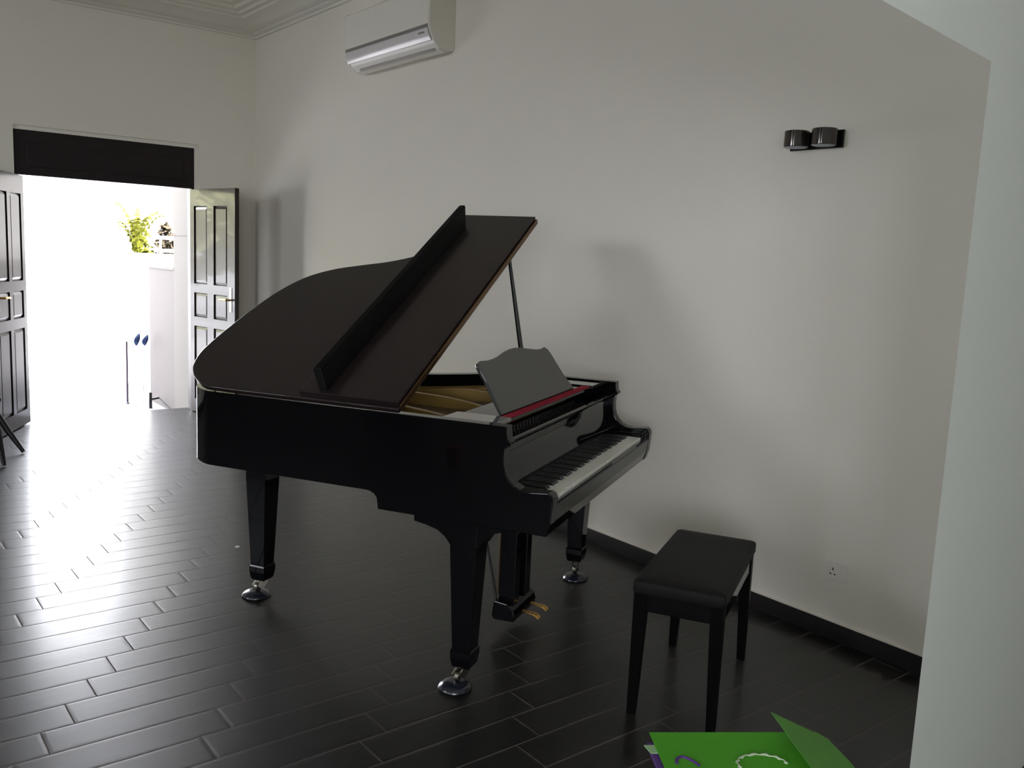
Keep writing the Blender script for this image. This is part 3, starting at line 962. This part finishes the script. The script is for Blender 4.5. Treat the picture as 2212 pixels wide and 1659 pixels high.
# neighbouring white house
hs = thing('house_outside', 'overexposed white house across the street seen through the doorway', 'house', (0, 0, 0))
MB().box(-9, 5.88, 24, 30, GZ0, 13).build('house_wall', M_WHITEWALL, hs)  # height shaped to keep open sky out of the floor reflection
MB().box(-9.1, 5.86, 23.8, 30, 13.0, 13.3).build('house_roof', M_WHITEOUT, hs)
MB().box(3.32, 3.53, 23.985, 24.01, 2.62, 2.94).build('house_window', M_GLASSG, hs)
MB().box(3.60, 3.86, 23.985, 24.01, 2.60, 2.93).build('house_window', M_GLASSG, hs)
MB().prism([(5.70, 1.42), (5.86, 1.42), (5.93, 1.50), (5.78, 1.56), (5.76, 1.74), (5.70, 1.74)], 23.9, 24.05, lambda a, b, c: (a - 0.0, c, b)).build('roof_corner', M_MAUVE, hs)
nb = thing('added_block_outside', 'plain dark block added across the street on the right to dim the view behind the railing plants', 'house', (0, 0, 0))  # block added to keep the glare right of the doorway low
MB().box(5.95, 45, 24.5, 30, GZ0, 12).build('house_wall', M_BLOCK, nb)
MB().box(5.95, 45, 24.3, 30, 12.0, 12.3).build('house_roof', M_WHITEOUT, nb)
# railing
rl = thing('garden_railing', 'white metal railing in front of yellow-green plants outside', 'railing', (0, 0, 0))
for z in (1.66, 1.44):
    MB().box(4.7, 5.9, 15.97, 16.03, z - 0.03, z + 0.03).build('rail', M_WHITEOUT, rl)
for k in range(5):
    MB().box(4.78 + k * 0.26, 4.81 + k * 0.26, 15.98, 16.02, GZ0, 1.69).build('post', M_WHITEOUT, rl)
for k in range(1):
    MB().box(3.9, 6.2, 16.04, 16.1, GZ0, 1.385).build('base_wall', M_WHITEOUT, rl)


def frond(mb, base, d, length, lift, wdt):
    d = Vector(d).normalized()
    pts = []
    for k in range(9):
        t = k / 8
        pts.append(Vector(base) + d * length * t + Vector((0, 0, lift * math.sin(t * 2.4) - 0.25 * length * t * t)))
    for k in range(8):
        a, b = pts[k], pts[k + 1]
        tn = (b - a).normalized()
        s = tn.cross(Vector((0, 0, 1)))
        if s.length < 1e-3:
            s = Vector((1, 0, 0))
        s.normalize()
        for sg in (-1, 1):
            tip = a + s * sg * wdt * (1 - 0.6 * k / 8) + tn * wdt * 0.5 - Vector((0, 0, wdt * 0.35))
            mb.add([a, b, tip, a + Vector((0, 0, 0.004))], [(0, 1, 2), (1, 3, 2), (0, 2, 3)])


pl_t = thing('palm_plant', 'yellow-green palm plant glowing in the sun outside the doorway', 'plant', (4.52, 16.4, GZ0))
MB().tube([(0, 0, 0), (0.02, 0, 0.8), (0, 0, 1.45)], [0.07, 0.06, 0.05]).build('trunk', M_TRUNK, pl_t, smooth=40)
fr = MB()
for k in range(16):
    an = k * 2.399
    frond(fr, (0, 0, 1.40 + 0.02 * k), (math.cos(an) * 0.55, math.sin(an) * 0.55, 0.9), 0.42 + 0.22 * (k % 3), 0.22, 0.10)
fr.build('foliage', M_LEAF, pl_t)


def leafy(name, label, loc, rad, hgt, m, n, ls, trunk=0.3):
    t = thing(name, label, 'tree' if hgt > 2 else 'shrub', loc)
    MB().tube([(0, 0, 0), (0.03, 0.02, hgt * trunk), (0, 0, hgt * 0.7)], [0.05 * hgt / 2, 0.04 * hgt / 2, 0.02]).build('trunk', M_TRUNK, t, smooth=40)
    mb = MB()
    rnd = random.Random(len(label) + int(loc[0] * 10))
    for _ in range(n):
        u_, v_, w_ = rnd.gauss(0, 1), rnd.gauss(0, 1), rnd.gauss(0, 1)
        l_ = max(1e-3, math.sqrt(u_ * u_ + v_ * v_ + w_ * w_))
        r_ = rnd.random() ** 0.4
        c_ = Vector((u_ / l_ * rad * r_, v_ / l_ * rad * r_, hgt * (0.25 + trunk) / 1.2 + (hgt * 0.45) * (w_ / l_ * r_) + hgt * 0.15))
        a_ = Vector((rnd.uniform(-1, 1), rnd.uniform(-1, 1), rnd.uniform(-1, 1))).normalized()
        b_ = a_.orthogonal().normalized()
        mb.add([c_ - a_ * ls, c_ + b_ * ls * 0.45, c_ + a_ * ls, c_ - b_ * ls * 0.45], [(0, 1, 2, 3)])
    mb.build('foliage', m, t)
    return t


leafy('garden_shrub', 'olive shrub behind the white railing outside', (5.16, 16.85, GZ0), 0.20, 1.95, M_LEAF2, 700, 0.09)
leafy('garden_shrub', 'smaller yellow-green shrub behind the railing beside the palm', (4.84, 17.0, GZ0), 0.13, 1.8, M_LEAF, 350, 0.07)
leafy('garden_tree', 'broad yellow-green tree left of the doorway, mirrored in the door leaf', (-1.6, 15.5, GZ0), 2.2, 4.6, M_HEDGE, 2500, 0.22)
leafy('garden_tree', 'second yellow-green tree further left outside, mirrored in the door leaf', (-6.8, 17.0, GZ0), 2.4, 5.0, M_HEDGE, 2500, 0.24)
# thin pole, gate stop and blue cloth
pole = thing('thin_pole', 'thin purple-grey pole standing on the bright paving outside', 'pole', (2.575, 9.78, GZ0))
MB().tube([(0, 0, 0), (0, 0, 0.66)], 0.0105).build('shaft', M_POLE, pole, smooth=40)
MB().lathe([(0.022, 0), (0.020, 0.008), (0.006, 0.02)], (0, 0, 0), 16).build('foot', M_POLE, pole)
stand = thing('iron_stand', 'small dark iron stand on the ground by the porch wall', 'stand', (2.705, 9.42, GZ0))
MB().bar((0, 0, 0), (0, 0, 0.165), 0.026, 0.026).build('upright', M_IRON, stand)
MB().bar((0.005, 0, 0.095), (0.085, 0, 0.105), 0.02, 0.02).build('arm', M_IRON, stand)
MB().bar((0.085, 0, 0.105), (0.128, -0.33, 0.008), 0.008, 0.008).build('stay', M_IRON, stand)
MB().box(0.116, 0.134, -0.345, -0.325, 0, 0.02).build('foot', M_IRON, stand)
bc = thing('hanging_cloth', 'two-lobed blue and white cloth hanging by the boundary wall outside', 'cloth', (2.735, 9.80, 0.49))
for dx, sgn, h in ((-0.055, 1, 0.13), (0.030, 1, 0.115)):
    q = MB()
    rg = []
    for k in range(9):
        t = k / 8
        wdt = 0.036 * math.sin(PI * min(1, t * 0.85 + 0.08)) + 0.002
        x_ = dx + 0.030 * t ** 1.6
        rg.append([(x_ - wdt, -0.006, t * h), (x_, -0.014, t * h), (x_ + wdt * 0.7, 0.004, t * h), (x_, 0.008, t * h)])
    q.loft(rg).build('lobe', M_BLUE, bc, smooth=50)
MB().tube([(0.01, 0.01, -0.62), (0.01, 0.01, 0.0), (0.0, 0.0, 0.06)], 0.004).build('line', M_WHITEOUT, bc)
# small red pot on the floor left of the frame, mirrored in the piano's flank
tag(MB().lathe([(0.045, 0), (0.06, 0.14), (0.062, 0.165), (0.05, 0.165)], (0, 0, 0), 20).build('flower_pot', M_RED, smooth=40, loc=(-1.72, 2.27, 0.0)),
    'small red pot on the floor beyond the left edge, mirrored in the piano flank', 'pot')
